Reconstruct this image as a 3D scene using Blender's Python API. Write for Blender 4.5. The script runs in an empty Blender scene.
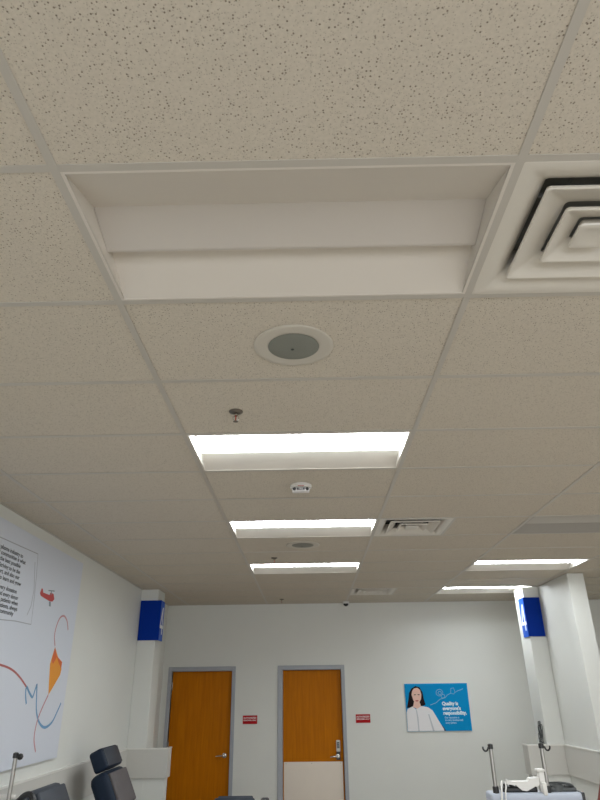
import bpy, bmesh, math, random
from mathutils import Vector, Matrix
random.seed(7)
COL = bpy.context.scene.collection
PI = math.pi
CZ = 1.75                 # camera height
H = 2.9928                # ceiling height
X0, Y0, TX, TY = -0.6467, 1.1742, 1.2192, 0.6096   # ceiling grid

# ------------------------------------------------------------------ materials
MATS = {}
def mat(name, color, rough=0.6, metal=0.0, emit=None, estr=0.0, var=0.0, vscale=8.0, bump=0.0, bscale=60.0, spec=0.5, coat=0.0):
    if name in MATS: return MATS[name]
    m = bpy.data.materials.new(name); m.use_nodes = True
    nt = m.node_tree; b = nt.nodes['Principled BSDF']
    b.inputs['Base Color'].default_value = (*color, 1)
    b.inputs['Roughness'].default_value = rough
    b.inputs['Metallic'].default_value = metal
    b.inputs['Specular IOR Level'].default_value = spec
    b.inputs['Coat Weight'].default_value = coat
    if emit:
        b.inputs['Emission Color'].default_value = (*emit, 1)
        b.inputs['Emission Strength'].default_value = estr
    tc = nt.nodes.new('ShaderNodeTexCoord')
    if var > 0:
        n = nt.nodes.new('ShaderNodeTexNoise'); n.inputs['Scale'].default_value = vscale; n.inputs['Detail'].default_value = 4
        nt.links.new(tc.outputs['Object'], n.inputs['Vector'])
        mx = nt.nodes.new('ShaderNodeMix'); mx.data_type = 'RGBA'
        mx.inputs[6].default_value = (*[c * (1 - var) for c in color], 1)
        mx.inputs[7].default_value = (*[min(1, c * (1 + var)) for c in color], 1)
        nt.links.new(n.outputs['Fac'], mx.inputs[0]); nt.links.new(mx.outputs[2], b.inputs['Base Color'])
    if bump > 0:
        n2 = nt.nodes.new('ShaderNodeTexNoise'); n2.inputs['Scale'].default_value = bscale; n2.inputs['Detail'].default_value = 3
        nt.links.new(tc.outputs['Object'], n2.inputs['Vector'])
        bp = nt.nodes.new('ShaderNodeBump'); bp.inputs['Strength'].default_value = bump; bp.inputs['Distance'].default_value = 0.002
        nt.links.new(n2.outputs['Fac'], bp.inputs['Height']); nt.links.new(bp.outputs['Normal'], b.inputs['Normal'])
    MATS[name] = m
    return m

def tile_material():
    m = bpy.data.materials.new('ceiling_tile'); m.use_nodes = True
    nt = m.node_tree; b = nt.nodes['Principled BSDF']; L = nt.links
    b.inputs['Roughness'].default_value = 0.95; b.inputs['Specular IOR Level'].default_value = 0.15
    tc = nt.nodes.new('ShaderNodeTexCoord')
    def pits(scale, lo, hi, seed_scale, thr):
        v = nt.nodes.new('ShaderNodeTexVoronoi'); v.inputs['Scale'].default_value = scale; v.inputs['Randomness'].default_value = 1
        L.new(tc.outputs['Object'], v.inputs['Vector'])
        # only a share of the cells carries a pit
        sep = nt.nodes.new('ShaderNodeSeparateColor'); L.new(v.outputs['Color'], sep.inputs[0])
        g = nt.nodes.new('ShaderNodeMath'); g.operation = 'GREATER_THAN'; g.inputs[1].default_value = thr
        L.new(sep.outputs[0], g.inputs[0])
        r = nt.nodes.new('ShaderNodeMapRange'); r.inputs[1].default_value = lo; r.inputs[2].default_value = hi
        r.inputs[3].default_value = 1; r.inputs[4].default_value = 0; L.new(v.outputs['Distance'], r.inputs[0])
        mu = nt.nodes.new('ShaderNodeMath'); mu.operation = 'MULTIPLY'; L.new(g.outputs[0], mu.inputs[0]); L.new(r.outputs[0], mu.inputs[1])
        return mu
    a = pits(105, 0.12, 0.30, 1, 0.42); c = pits(190, 0.16, 0.36, 1, 0.45)
    mxx = nt.nodes.new('ShaderNodeMath'); mxx.operation = 'MAXIMUM'
    c2 = nt.nodes.new('ShaderNodeMath'); c2.operation = 'MULTIPLY'; c2.inputs[1].default_value = 0.45; L.new(c.outputs[0], c2.inputs[0])
    L.new(a.outputs[0], mxx.inputs[0]); L.new(c2.outputs[0], mxx.inputs[1])
    n = nt.nodes.new('ShaderNodeTexNoise'); n.inputs['Scale'].default_value = 120; L.new(tc.outputs['Object'], n.inputs['Vector'])
    base = nt.nodes.new('ShaderNodeMix'); base.data_type = 'RGBA'
    base.inputs[6].default_value = (0.53, 0.485, 0.41, 1); base.inputs[7].default_value = (0.67, 0.61, 0.52, 1)
    L.new(n.outputs['Fac'], base.inputs[0])
    mx = nt.nodes.new('ShaderNodeMix'); mx.data_type = 'RGBA'
    L.new(mxx.outputs[0], mx.inputs[0]); L.new(base.outputs[2], mx.inputs[6]); mx.inputs[7].default_value = (0.22, 0.18, 0.14, 1)
    L.new(mx.outputs[2], b.inputs['Base Color'])
    bp = nt.nodes.new('ShaderNodeBump'); bp.inputs['Strength'].default_value = 0.5; bp.inputs['Distance'].default_value = 0.002; bp.invert = True
    L.new(mxx.outputs[0], bp.inputs['Height']); L.new(bp.outputs['Normal'], b.inputs['Normal'])
    return m

def wood_material():
    m = bpy.data.materials.new('door_wood'); m.use_nodes = True
    nt = m.node_tree; b = nt.nodes['Principled BSDF']; L = nt.links
    b.inputs['Roughness'].default_value = 0.42; b.inputs['Specular IOR Level'].default_value = 0.08
    tc = nt.nodes.new('ShaderNodeTexCoord'); mp = nt.nodes.new('ShaderNodeMapping')
    mp.inputs['Scale'].default_value = (14, 14, 0.9); L.new(tc.outputs['Object'], mp.inputs['Vector'])
    n = nt.nodes.new('ShaderNodeTexNoise'); n.inputs['Scale'].default_value = 2.2; n.inputs['Detail'].default_value = 6; n.inputs['Distortion'].default_value = 0.6
    L.new(mp.outputs[0], n.inputs['Vector'])
    r = nt.nodes.new('ShaderNodeValToRGB')
    r.color_ramp.elements[0].position = 0.3; r.color_ramp.elements[0].color = WOOD_A
    r.color_ramp.elements[1].position = 0.72; r.color_ramp.elements[1].color = WOOD_B
    L.new(n.outputs['Fac'], r.inputs[0]); L.new(r.outputs[0], b.inputs['Base Color'])
    return m
WOOD_A = (0.44, 0.135, 0.0005, 1); WOOD_B = (0.55, 0.175, 0.001, 1)

def floor_material():
    m = bpy.data.materials.new('floor_tile'); m.use_nodes = True
    nt = m.node_tree; b = nt.nodes['Principled BSDF']; L = nt.links
    b.inputs['Roughness'].default_value = 0.35
    tc = nt.nodes.new('ShaderNodeTexCoord')
    br = nt.nodes.new('ShaderNodeTexBrick'); br.offset = 0.0
    br.inputs['Scale'].default_value = 1.0; br.inputs['Brick Width'].default_value = 0.61; br.inputs['Row Height'].default_value = 0.61
    br.inputs['Mortar Size'].default_value = 0.003
    br.inputs['Color1'].default_value = (0.45, 0.40, 0.335, 1); br.inputs['Color2'].default_value = (0.42, 0.375, 0.315, 1)
    br.inputs['Mortar'].default_value = (0.28, 0.25, 0.21, 1)
    L.new(tc.outputs['Object'], br.inputs['Vector'])
    n = nt.nodes.new('ShaderNodeTexNoise'); n.inputs['Scale'].default_value = 5; n.inputs['Detail'].default_value = 6; L.new(tc.outputs['Object'], n.inputs['Vector'])
    mx = nt.nodes.new('ShaderNodeMix'); mx.data_type = 'RGBA'; mx.blend_type = 'MULTIPLY'; mx.inputs[0].default_value = 0.15
    L.new(br.outputs[0], mx.inputs[6]); L.new(n.outputs['Color'], mx.inputs[7]); L.new(mx.outputs[2], b.inputs['Base Color'])
    return m

M_TILE = tile_material(); M_WOOD = wood_material(); M_FLOOR = floor_material()
M_WALL = mat('wall_paint', (0.70, 0.71, 0.68), 0.55, var=0.02, vscale=3, bump=0.15, bscale=220)
M_GUARD = mat('wall_guard_vinyl', (0.60, 0.59, 0.555), 0.45, bump=0.1, bscale=300)
M_GUARDCAP = mat('wall_guard_edge', (0.76, 0.75, 0.71), 0.35)
M_GRID = mat('grid_white_metal', (0.50, 0.47, 0.42), 0.4)
M_ENAMEL = mat('fixture_white_enamel', (0.66, 0.615, 0.555), 0.5)
M_PLAINLENS = mat('lens_unlit', (0.56, 0.52, 0.475), 0.5)
M_LENS = mat('lens_lit', (0.8, 0.8, 0.8), 0.5, emit=(0.92, 0.97, 1.0), estr=15.5)
M_RIM = mat('lens_rim_glow', (0.8, 0.8, 0.8), 0.5, emit=(0.86, 0.97, 1.0), estr=3.0)
M_DIFF = mat('diffuser_enamel', (0.66, 0.625, 0.56), 0.35)
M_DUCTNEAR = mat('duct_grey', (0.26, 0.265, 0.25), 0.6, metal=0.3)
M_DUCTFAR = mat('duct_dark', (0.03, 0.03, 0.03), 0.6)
M_SPKR = mat('speaker_ring', (0.55, 0.515, 0.45), 0.5)
M_GRILLE = mat('speaker_grille', (0.235, 0.245, 0.215), 0.5, metal=0.2, bump=0.4, bscale=500)
M_CHROME = mat('chrome', (0.62, 0.60, 0.57), 0.22, metal=1.0)
M_BRASSY = mat('sprinkler_metal', (0.22, 0.20, 0.17), 0.35, metal=0.9)
M_FRAME = mat('door_frame_paint', (0.36, 0.38, 0.42), 0.4)
M_FRAMEIN = mat('door_stop_paint', (0.46, 0.44, 0.42), 0.45)
M_KICK = mat('kick_plate', (0.64, 0.57, 0.49), 0.38, metal=0.35, var=0.05, vscale=3)
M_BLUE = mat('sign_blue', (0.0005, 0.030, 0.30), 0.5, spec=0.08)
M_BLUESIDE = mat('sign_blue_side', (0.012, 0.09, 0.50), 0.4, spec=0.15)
M_WHITE = mat('white_print', (0.85, 0.86, 0.86), 0.5)
M_RED = mat('sign_red', (0.42, 0.004, 0.010), 0.5, spec=0.15)
M_NAVY = mat('navy_vinyl', (0.006, 0.016, 0.036), 0.6, spec=0.3, bump=0.15, bscale=80)
M_SLATE = mat('slate_vinyl', (0.030, 0.039, 0.055), 0.5, bump=0.1, bscale=80)
M_TAUPE = mat('taupe_pad', (0.105, 0.095, 0.098), 0.7, var=0.12, vscale=14)
M_MAROON = mat('maroon_vinyl', (0.20, 0.030, 0.016), 0.45)
M_BLACK = mat('black_plastic', (0.014, 0.014, 0.015), 0.4)
M_DGREY = mat('dark_grey_plastic', (0.055, 0.06, 0.06), 0.5)
M_CASE = mat('machine_case', (0.48, 0.53, 0.62), 0.35)
M_CASEW = mat('machine_white', (0.68, 0.665, 0.635), 0.4)
M_CASEG = mat('machine_grey', (0.27, 0.29, 0.32), 0.45)
M_STEEL = mat('brushed_steel', (0.36, 0.35, 0.33), 0.3, metal=0.9)
M_POSTER = mat('mural_panel_white', (0.63, 0.67, 0.75), 0.35)
M_INK = mat('ink_black', (0.045, 0.05, 0.06), 0.6)
M_LINE = mat('outline_grey', (0.36, 0.38, 0.42), 0.6)
M_KITE = mat('kite_orange', (0.72, 0.28, 0.02), 0.5)
M_KRED = mat('kite_red_orange', (0.62, 0.12, 0.03), 0.5)
M_PRED = mat('print_red', (0.42, 0.10, 0.10), 0.5)
M_PINK = mat('print_pink', (0.50, 0.24, 0.27), 0.5)
M_PBLUE = mat('print_blue', (0.13, 0.30, 0.50), 0.5)
M_PLANE = mat('print_plane_red', (0.45, 0.04, 0.04), 0.5)
M_PGREY = mat('print_plane_grey', (0.20, 0.25, 0.27), 0.5)
M_CYAN = mat('poster_blue', (0.001, 0.26, 0.58), 0.5, spec=0.08)
M_LCYAN = mat('poster_icon', (0.22, 0.42, 0.62), 0.4)
M_HAIR = mat('print_hair', (0.016, 0.010, 0.011), 0.7, spec=0.08)
M_SKIN = mat('print_skin', (0.78, 0.50, 0.41), 0.5)
M_SHIRT = mat('print_shirt', (0.76, 0.75, 0.77), 0.5)
M_SHIRT2 = mat('print_shirt_fold', (0.50, 0.52, 0.56), 0.5)
M_LIP = mat('print_lip', (0.50, 0.12, 0.12), 0.5)
M_GLASS = mat('window_frame_aluminium', (0.5, 0.5, 0.5), 0.35, metal=0.8)

# ------------------------------------------------------------------ helpers
def link(name, bm, m, parent=None, smooth=False):
    me = bpy.data.meshes.new(name)
    bmesh.ops.recalc_face_normals(bm, faces=bm.faces)
    bm.to_mesh(me); bm.free()
    ms = m if isinstance(m, (list, tuple)) else [m]
    for q in ms: me.materials.append(q)
    if smooth:
        for p in me.polygons: p.use_smooth = True
        try: me.set_sharp_from_angle(angle=math.radians(35))
        except Exception: pass
    o = bpy.data.objects.new(name, me); COL.objects.link(o)
    if parent: o.parent = parent
    return o
def tag(o, label, cat, group=None):
    o['label'] = label; o['category'] = cat
    if group: o['group'] = group
    return o
def struct(o):
    o['kind'] = 'structure'; return o
def thing(name, label, cat, loc=(0, 0, 0), rz=0, group=None):
    o = bpy.data.objects.new(name, None); COL.objects.link(o); o.empty_display_size = 0.1
    o.location = loc; o.rotation_euler = (0, 0, rz)
    return tag(o, label, cat, group)
def box(bm, a, b, bev=0.0, seg=2, M=None, mi=0):
    x0, y0, z0 = a; x1, y1, z1 = b
    t = bmesh.new()
    vs = [t.verts.new(p) for p in [(x0,y0,z0),(x1,y0,z0),(x1,y1,z0),(x0,y1,z0),(x0,y0,z1),(x1,y0,z1),(x1,y1,z1),(x0,y1,z1)]]
    for f in [(0,3,2,1),(4,5,6,7),(0,1,5,4),(1,2,6,5),(2,3,7,6),(3,0,4,7)]: t.faces.new([vs[i] for i in f])
    if bev > 0: bmesh.ops.bevel(t, geom=t.edges[:], offset=bev, segments=seg, affect='EDGES', profile=0.5)
    merge(bm, t, M, mi)
def merge(bm, t, M=None, mi=0):
    if M is not None: bmesh.ops.transform(t, matrix=M, verts=t.verts)
    mp = {v: bm.verts.new(v.co) for v in t.verts}
    for f in t.faces:
        try: nf = bm.faces.new([mp[v] for v in f.verts]); nf.material_index = mi if mi else f.material_index
        except ValueError: pass
    t.free()
def B(a, b, bev=0.0, seg=2, M=None):
    bm = bmesh.new(); box(bm, a, b, bev, seg, M); return bm
def lathe(bm, prof, n=32, M=None, cap=True):
    t = bmesh.new(); rings = []
    for r, z in prof:
        if r < 1e-6: rings.append([t.verts.new((0, 0, z))])
        else: rings.append([t.verts.new((r*math.cos(2*PI*i/n), r*math.sin(2*PI*i/n), z)) for i in range(n)])
    for a, b in zip(rings, rings[1:]):
        for i in range(n):
            q = [a[i % len(a)], a[(i+1) % len(a)], b[(i+1) % len(b)], b[i % len(b)]]
            u = []
            for v in q:
                if v not in u: u.append(v)
            if len(u) > 2: t.faces.new(u)
    if cap:
        for rg in (rings[0], rings[-1]):
            if len(rg) > 2: t.faces.new(rg)
    merge(bm, t, M)
def tube(bm, pts, r, n=10, M=None):
    P = [Vector(p) for p in pts]; t = bmesh.new(); rings = []
    up = None
    for i, p in enumerate(P):
        d = (P[min(i+1, len(P)-1)] - P[max(i-1, 0)]).normalized()
        if up is None:
            up = Vector((0, 0, 1)) if abs(d.z) < 0.9 else Vector((1, 0, 0))
        a = d.cross(up).normalized(); b = a.cross(d).normalized(); up = b
        rr = r[i] if isinstance(r, (list, tuple)) else r
        rings.append([t.verts.new(p + rr*(math.cos(2*PI*k/n)*a + math.sin(2*PI*k/n)*b)) for k in range(n)])
    for a, b in zip(rings, rings[1:]):
        for k in range(n): t.faces.new([a[k], a[(k+1) % n], b[(k+1) % n], b[k]])
    t.faces.new(rings[0]); t.faces.new(rings[-1])
    merge(bm, t, M)
def smooth_pts(pts, sub=8):
    P = [Vector(p) for p in pts]; out = []
    for i in range(len(P)-1):
        p0, p1, p2, p3 = P[max(i-1, 0)], P[i], P[i+1], P[min(i+2, len(P)-1)]
        for k in range(sub):
            t = k/sub
            out.append(0.5*((2*p1)+(-p0+p2)*t+(2*p0-5*p1+4*p2-p3)*t*t+(-p0+3*p1-3*p2+p3)*t**3))
    out.append(P[-1]); return out
def prism(bm, poly, d, M=None):
    """polygon in local XY, extruded 0..d in Z"""
    t = bmesh.new()
    lo = [t.verts.new((x, y, 0)) for x, y in poly]; hi = [t.verts.new((x, y, d)) for x, y in poly]
    t.faces.new(lo[::-1]); t.faces.new(hi); t.normal_update()
    for i in range(len(poly)):
        j = (i+1) % len(poly); t.faces.new([lo[i], lo[j], hi[j], hi[i]])
    bmesh.ops.triangulate(t, faces=[f for f in t.faces if len(f.verts) > 4], ngon_method='EAR_CLIP')
    merge(bm, t, M)
def ribbon(bm, pts, w, d, M=None):
    """flat line of width w along 2D points, thickness d"""
    P = [Vector((p[0], p[1], 0)) for p in pts]; t = bmesh.new(); rows = []
    for i, p in enumerate(P):
        dr = (P[min(i+1, len(P)-1)] - P[max(i-1, 0)]).normalized(); nn = Vector((-dr.y, dr.x, 0))*w/2
        rows.append([t.verts.new(p-nn), t.verts.new(p+nn), t.verts.new(p+nn+Vector((0,0,d))), t.verts.new(p-nn+Vector((0,0,d)))])
    for a, b in zip(rows, rows[1:]):
        for k in range(4): t.faces.new([a[k], a[(k+1) % 4], b[(k+1) % 4], b[k]])
    t.faces.new(rows[0]); t.faces.new(rows[-1]); merge(bm, t, M)
def text_bm(bm, s, size, M, bold=0.0, align='LEFT', depth=0.0008, sx=1.0):
    cu = bpy.data.curves.new('txt', 'FONT'); cu.body = s; cu.size = size; cu.offset = bold; cu.extrude = depth; cu.align_x = align; cu.align_y = 'CENTER'
    cu.resolution_u = 3
    o = bpy.data.objects.new('txt', cu); COL.objects.link(o)
    dg = bpy.context.evaluated_depsgraph_get(); me = bpy.data.meshes.new_from_object(o.evaluated_get(dg))
    t = bmesh.new(); t.from_mesh(me)
    bmesh.ops.transform(t, matrix=M @ Matrix.Diagonal((sx, 1, 1, 1)), verts=t.verts)
    for f in t.faces: f.material_index = 0
    merge(bm, t)
    bpy.data.objects.remove(o); bpy.data.curves.remove(cu); bpy.data.meshes.remove(me)
def basis(o, x, y):
    x = Vector(x); y = Vector(y); z = x.cross(y)
    return Matrix(((x.x, y.x, z.x, o[0]), (x.y, y.y, z.y, o[1]), (x.z, y.z, z.z, o[2]), (0, 0, 0, 1)))
def copy_tree(o, parent=None):
    c = o.copy(); COL.objects.link(c); c.parent = parent
    for ch in list(o.children): copy_tree(ch, c)
    return c

# ------------------------------------------------------------------ camera
cam = bpy.data.cameras.new('camera'); co = bpy.data.objects.new('camera', cam); COL.objects.link(co)
bpy.context.scene.camera = co
F, PITCH, ROLL, YAW = 612.865, 0.445032, -0.0134281, -0.0096398
cam.sensor_fit = 'VERTICAL'; cam.sensor_height = 24; cam.lens = 24*F/800; cam.clip_start = 0.02
fwd = Vector((math.sin(YAW)*math.cos(PITCH), math.cos(YAW)*math.cos(PITCH), math.sin(PITCH)))
right = Vector((math.cos(YAW), -math.sin(YAW), 0)); up = right.cross(fwd)
c, s = math.cos(ROLL), math.sin(ROLL)
r2 = c*right + s*up; u2 = -s*right + c*up
co.matrix_world = Matrix(((r2.x, u2.x, -fwd.x, 0), (r2.y, u2.y, -fwd.y, 0), (r2.z, u2.z, -fwd.z, CZ), (0, 0, 0, 1)))

# ------------------------------------------------------------------ room shell
XL, XR, YB, YF = -2.19, 6.4, 9.95, -3.0
struct(link('floor', B((XL-0.15, YF-0.15, -0.1), (XR+0.15, YB+0.15, 0)), M_FLOOR))
struct(link('wall_left', B((XL-0.15, YF-0.15, 0), (XL, YB+0.15, H)), M_WALL))
struct(link('wall_right', B((XR, YF-0.15, 0), (XR+0.15, YB+0.15, H)), M_WALL))

# back wall with two door openings
D1 = (-2.05, -1.157); D2 = (-0.412, 0.456); DT = 2.052
bm = bmesh.new()
xs = [XL, D1[0], D1[1], D2[0], D2[1], XR]
for i in (0, 2, 4): box(bm, (xs[i], YB, 0), (xs[i+1], YB+0.15, H))
for d in (D1, D2): box(bm, (d[0], YB, DT), (d[1], YB+0.15, H))
struct(link('wall_back', bm, M_WALL))
# unseen wall behind the camera; its window is added for fill light
bm = bmesh.new()
WX0, WX1, WZ0, WZ1 = -1.2, 5.4, 0.9, 2.5
box(bm, (XL, YF-0.15, 0), (XR, YF, WZ0)); box(bm, (XL, YF-0.15, WZ1), (XR, YF, H))
box(bm, (XL, YF-0.15, WZ0), (WX0, YF, WZ1)); box(bm, (WX1, YF-0.15, WZ0), (XR, YF, WZ1))
struct(link('wall_front', bm, M_WALL))
bm = bmesh.new()
for k in range(5):
    x = WX0 + (WX1-WX0)*k/4; box(bm, (x-0.03, YF-0.11, WZ0), (x+0.03, YF-0.04, WZ1))
for z in (WZ0, WZ1): box(bm, (WX0, YF-0.11, z-0.03), (WX1, YF-0.04, z+0.03))
struct(link('window_added_1', bm, M_GLASS))

# troffer and diffuser positions (grid cell i, j)
LIT = [(0, 3), (0, 6), (0, 9), (2, 9), (2, 12)]
OFF = [(0, 0), (2, 6)]
LIT_HIDDEN = [(4, 9), (4, 5), (4, 1), (2, 0), (2, 3), (2, -3), (0, -3), (4, -3)]  # unseen fixtures, added off frame to light the room
DIFF = [(1, 0), (1, 6), (1, 12)]
def cx(i): return X0 + TX*i
def cy(j): return Y0 + TY*j
cut = set(LIT + OFF + LIT_HIDDEN)
# ceiling tiles: recessed slabs, one structural mesh
i0, i1 = -2, 6; j0, j1 = -7, 15
bm = bmesh.new(); rnd = random.Random(3)
for i in range(i0, i1):
    for j in range(j0, j1):
        if (i, j) in cut: continue
        xa, xb, ya, yb = max(cx(i), XL), min(cx(i+1), XR), max(cy(j), YF), min(cy(j+1), YB)
        if xb - xa < 0.02 or yb - ya < 0.02: continue
        if (i, j) in DIFF: xa = cx(i) + 0.6096
        z = H + 0.0015 + rnd.uniform(-0.0006, 0.0012)
        t = bmesh.new()
        ta, tb = rnd.uniform(-.0012, .0012), rnd.uniform(-.0012, .0012)
        box(t, (xa+0.0005, ya+0.0005, z), (xb-0.0005, yb-0.0005, z+0.016))
        merge(bm, t)
struct(link('ceiling', bm, M_TILE))
# slab above so that no light leaks
struct(link('ceiling_deck', B((XL-0.15, YF-0.15, H+0.35), (XR+0.15, YB+0.15, H+0.45)), M_WALL))
# tee grid
bm = bmesh.new(); w = 0.012
for i in range(i0, i1+1):
    x = cx(i)
    if XL < x < XR: box(bm, (x-w, YF, H-0.0015), (x+w, YB, H+0.0012)); box(bm, (x-0.001, YF, H+0.0012), (x+0.001, YB, H+0.03))
for j in range(j0, j1+1):
    y = cy(j)
    if YF < y < YB: box(bm, (XL, y-w, H-0.0012), (XR, y+w, H+0.0012)); box(bm, (XL, y-0.001, H+0.0012), (XR, y+0.001, H+0.03))
for i, j in DIFF: box(bm, (cx(i)+0.6096-w, cy(j), H-0.0012), (cx(i)+0.6096+w, cy(j+1), H+0.0012))
struct(link('trim_1', bm, M_GRID))
# wall angle round the edge of the ceiling
bm = bmesh.new()
box(bm, (XL, YF, H-0.003), (XL+0.022, YB, H+0.001)); box(bm, (XL, YB-0.022, H-0.003), (XR, YB, H+0.001)); box(bm, (XR-0.022, YF, H-0.003), (XR, YB, H+0.001))
struct(link('trim_2', bm, M_GRID))

# columns, pier and low walls
CLX, CLY0, CLY1 = -1.96, 8.30, 8.66
CRX, CRY0, CRY1 = 2.862, 8.55, 8.92
struct(link('wall_column_left', B((XL, CLY0, 0), (CLX, CLY1, H), 0.006, 1), M_WALL))
struct(link('wall_column_right', B((CRX, CRY0, 0), (3.20, CRY1, H), 0.006, 1), M_WALL))
struct(link('wall_pier', B((3.072, 7.525, 0), (3.27, CRY0, H), 0.006, 1), M_WALL))
struct(link('wall_low_left', B((XL, CLY0+0.002, 0), (-1.715, CLY0+0.16, 1.165)), M_WALL))
struct(link('wall_low_right', B((2.63, CRY0+0.002, 0), (3.072, CRY0+0.16, 1.135)), M_WALL))
def guard(name, segs, z0, z1):
    bm = bmesh.new()
    for a, b in segs: box(bm, (a[0], a[1], z0), (b[0], b[1], z1), 0.003, 1, mi=0)
    for a, b in segs:
        e = 0.004
        box(bm, (a[0]-e, a[1]-e, z1-0.002), (b[0]+e, b[1]+e, z1+0.012), mi=1)
    o = link(name, bm, [M_GUARD, M_GUARDCAP]); struct(o); return o
guard('trim_3', [((XL, YF, 0), (XL+0.02, CLY0-0.02, 0)), ((XL, CLY0-0.022, 0), (-1.69, CLY0, 0)), ((-1.712, CLY0, 0), (-1.69, CLY0+0.18, 0))], 0.868, 1.165)
guard('trim_4', [((2.612, CRY0-0.022, 0), (3.072, CRY0, 0)), ((2.612, CRY0, 0), (2.629, CRY0+0.18, 0)), ((3.05, 7.505, 0), (3.07, CRY0-0.022, 0)), ((3.05, 7.503, 0), (3.29, 7.524, 0))], 0.825, 1.132)
# baseboards
M_BASE = mat('baseboard_vinyl', (0.10, 0.11, 0.12), 0.5)
struct(link('baseboard_left', B((XL, YF, 0), (XL+0.008, CLY0, 0.10)), M_BASE))
bm = bmesh.new()
for a, b in ((D1[1]+0.07, D2[0]-0.10), (D2[1]+0.10, XR)): box(bm, (a, YB-0.008, 0), (b, YB, 0.10))
struct(link('baseboard_back', bm, M_BASE))

# ------------------------------------------------------------------ doors
def lever(parent, x, z, direction, lev=0.115):
    bm = bmesh.new(); R = Matrix.Translation((x, YB+0.045, z)) @ Matrix.Rotation(PI/2, 4, 'X')
    lathe(bm, [(0.033, 0), (0.033, 0.008), (0.028, 0.013), (0.012, 0.016), (0.012, 0.058), (0.0, 0.058)], 24, R)
    y = YB+0.045-0.052
    tube(bm, smooth_pts([(x, y, z), (x+direction*0.03, y-0.004, z), (x+direction*0.08, y, z-0.002), (x+direction*lev, y+0.012, z-0.006)], 5), [0.0115]*6+[0.0105]*5+[0.009]*5, 10)
    return link('door_handle', bm, M_CHROME, parent, True)
def door(name, xa, xb, fl, fr, jamb_l=0.0):
    root = bpy.data.objects.new(name, None); COL.objects.link(root); struct(root)
    fb = bmesh.new()
    # casing of the hollow metal frame, in front of the wall, and the jamb
    top = DT
    box(fb, (xa-fl, YB-0.02, 0), (xa, YB+0.12, top+0.06), 0.003, 1)
    box(fb, (xb, YB-0.02, 0), (xb+fr, YB+0.12, top+0.06), 0.003, 1)
    box(fb, (xa, YB-0.02, top), (xb, YB+0.12, top+0.06), 0.003, 1)
    link('door_frame', fb, M_FRAME, root)
    sb = bmesh.new()
    box(sb, (xa, YB+0.092, 0), (xa+0.012, YB+0.115, top)); box(sb, (xb-0.012, YB+0.092, 0), (xb, YB+0.115, top)); box(sb, (xa, YB+0.092, top-0.012), (xb, YB+0.115, top))
    link('door_stop', sb, M_FRAMEIN, root)
    link('door_leaf', B((xa+0.003, YB+0.045, 0.01), (xb-0.003, YB+0.09, top-0.004)), M_WOOD, root)
    return root
d1 = door('door_1', D1[0], D1[1], 0.055, 0.052)
lever(d1, -1.236, 0.955, -1)
for z in (0.25, 1.03, 1.80):
    link('door_hinge', B((D1[0]-0.004, YB+0.028, z), (D1[0]+0.012, YB+0.046, z+0.11), 0.003, 1), M_CHROME, d1)
d2 = door('door_2', D2[0]+0.006, D2[1]-0.0, 0.075, 0.052)
bm = B((D2[0]+0.02, YB+0.041, 0.02), (D2[1]-0.02, YB+0.046, 0.865), 0.001, 1)
kp = link('kick_plate', bm, M_KICK, d2); kp['label'] = 'pale beige metal kick plate'
sc = bmesh.new()
for x in (D2[0]+0.05, 0.0, D2[1]-0.05):
    lathe(sc, [(0.006, 0), (0.005, 0.003), (0, 0.004)], 10, Matrix.Translation((x, YB+0.041, 0.845)) @ Matrix.Rotation(PI/2, 4, 'X'))
link('screw', sc, M_CHROME, kp)
# keypad lock + lever
kb = B((0.352, YB+0.018, 0.985), (0.410, YB+0.045, 1.13), 0.012, 3)
kl = link('keypad_lock', kb, M_CASEW, d2, True)
link('keypad', B((0.364, YB+0.012, 1.03), (0.398, YB+0.019, 1.105), 0.006, 2), M_DGREY, kl)
pb = bmesh.new()
for r in range(3):
    for q in range(2): box(pb, (0.369+q*0.014, YB+0.008, 1.04+r*0.02), (0.379+q*0.014, YB+0.013, 1.052+r*0.02))
link('key_button', pb, M_LINE, kl)
link('lock_plate', B((0.352, YB+0.032, 0.885), (0.408, YB+0.045, 0.985), 0.004, 1), M_DGREY, d2)
lever(d2, 0.372, 0.93, -1, 0.105)

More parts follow.
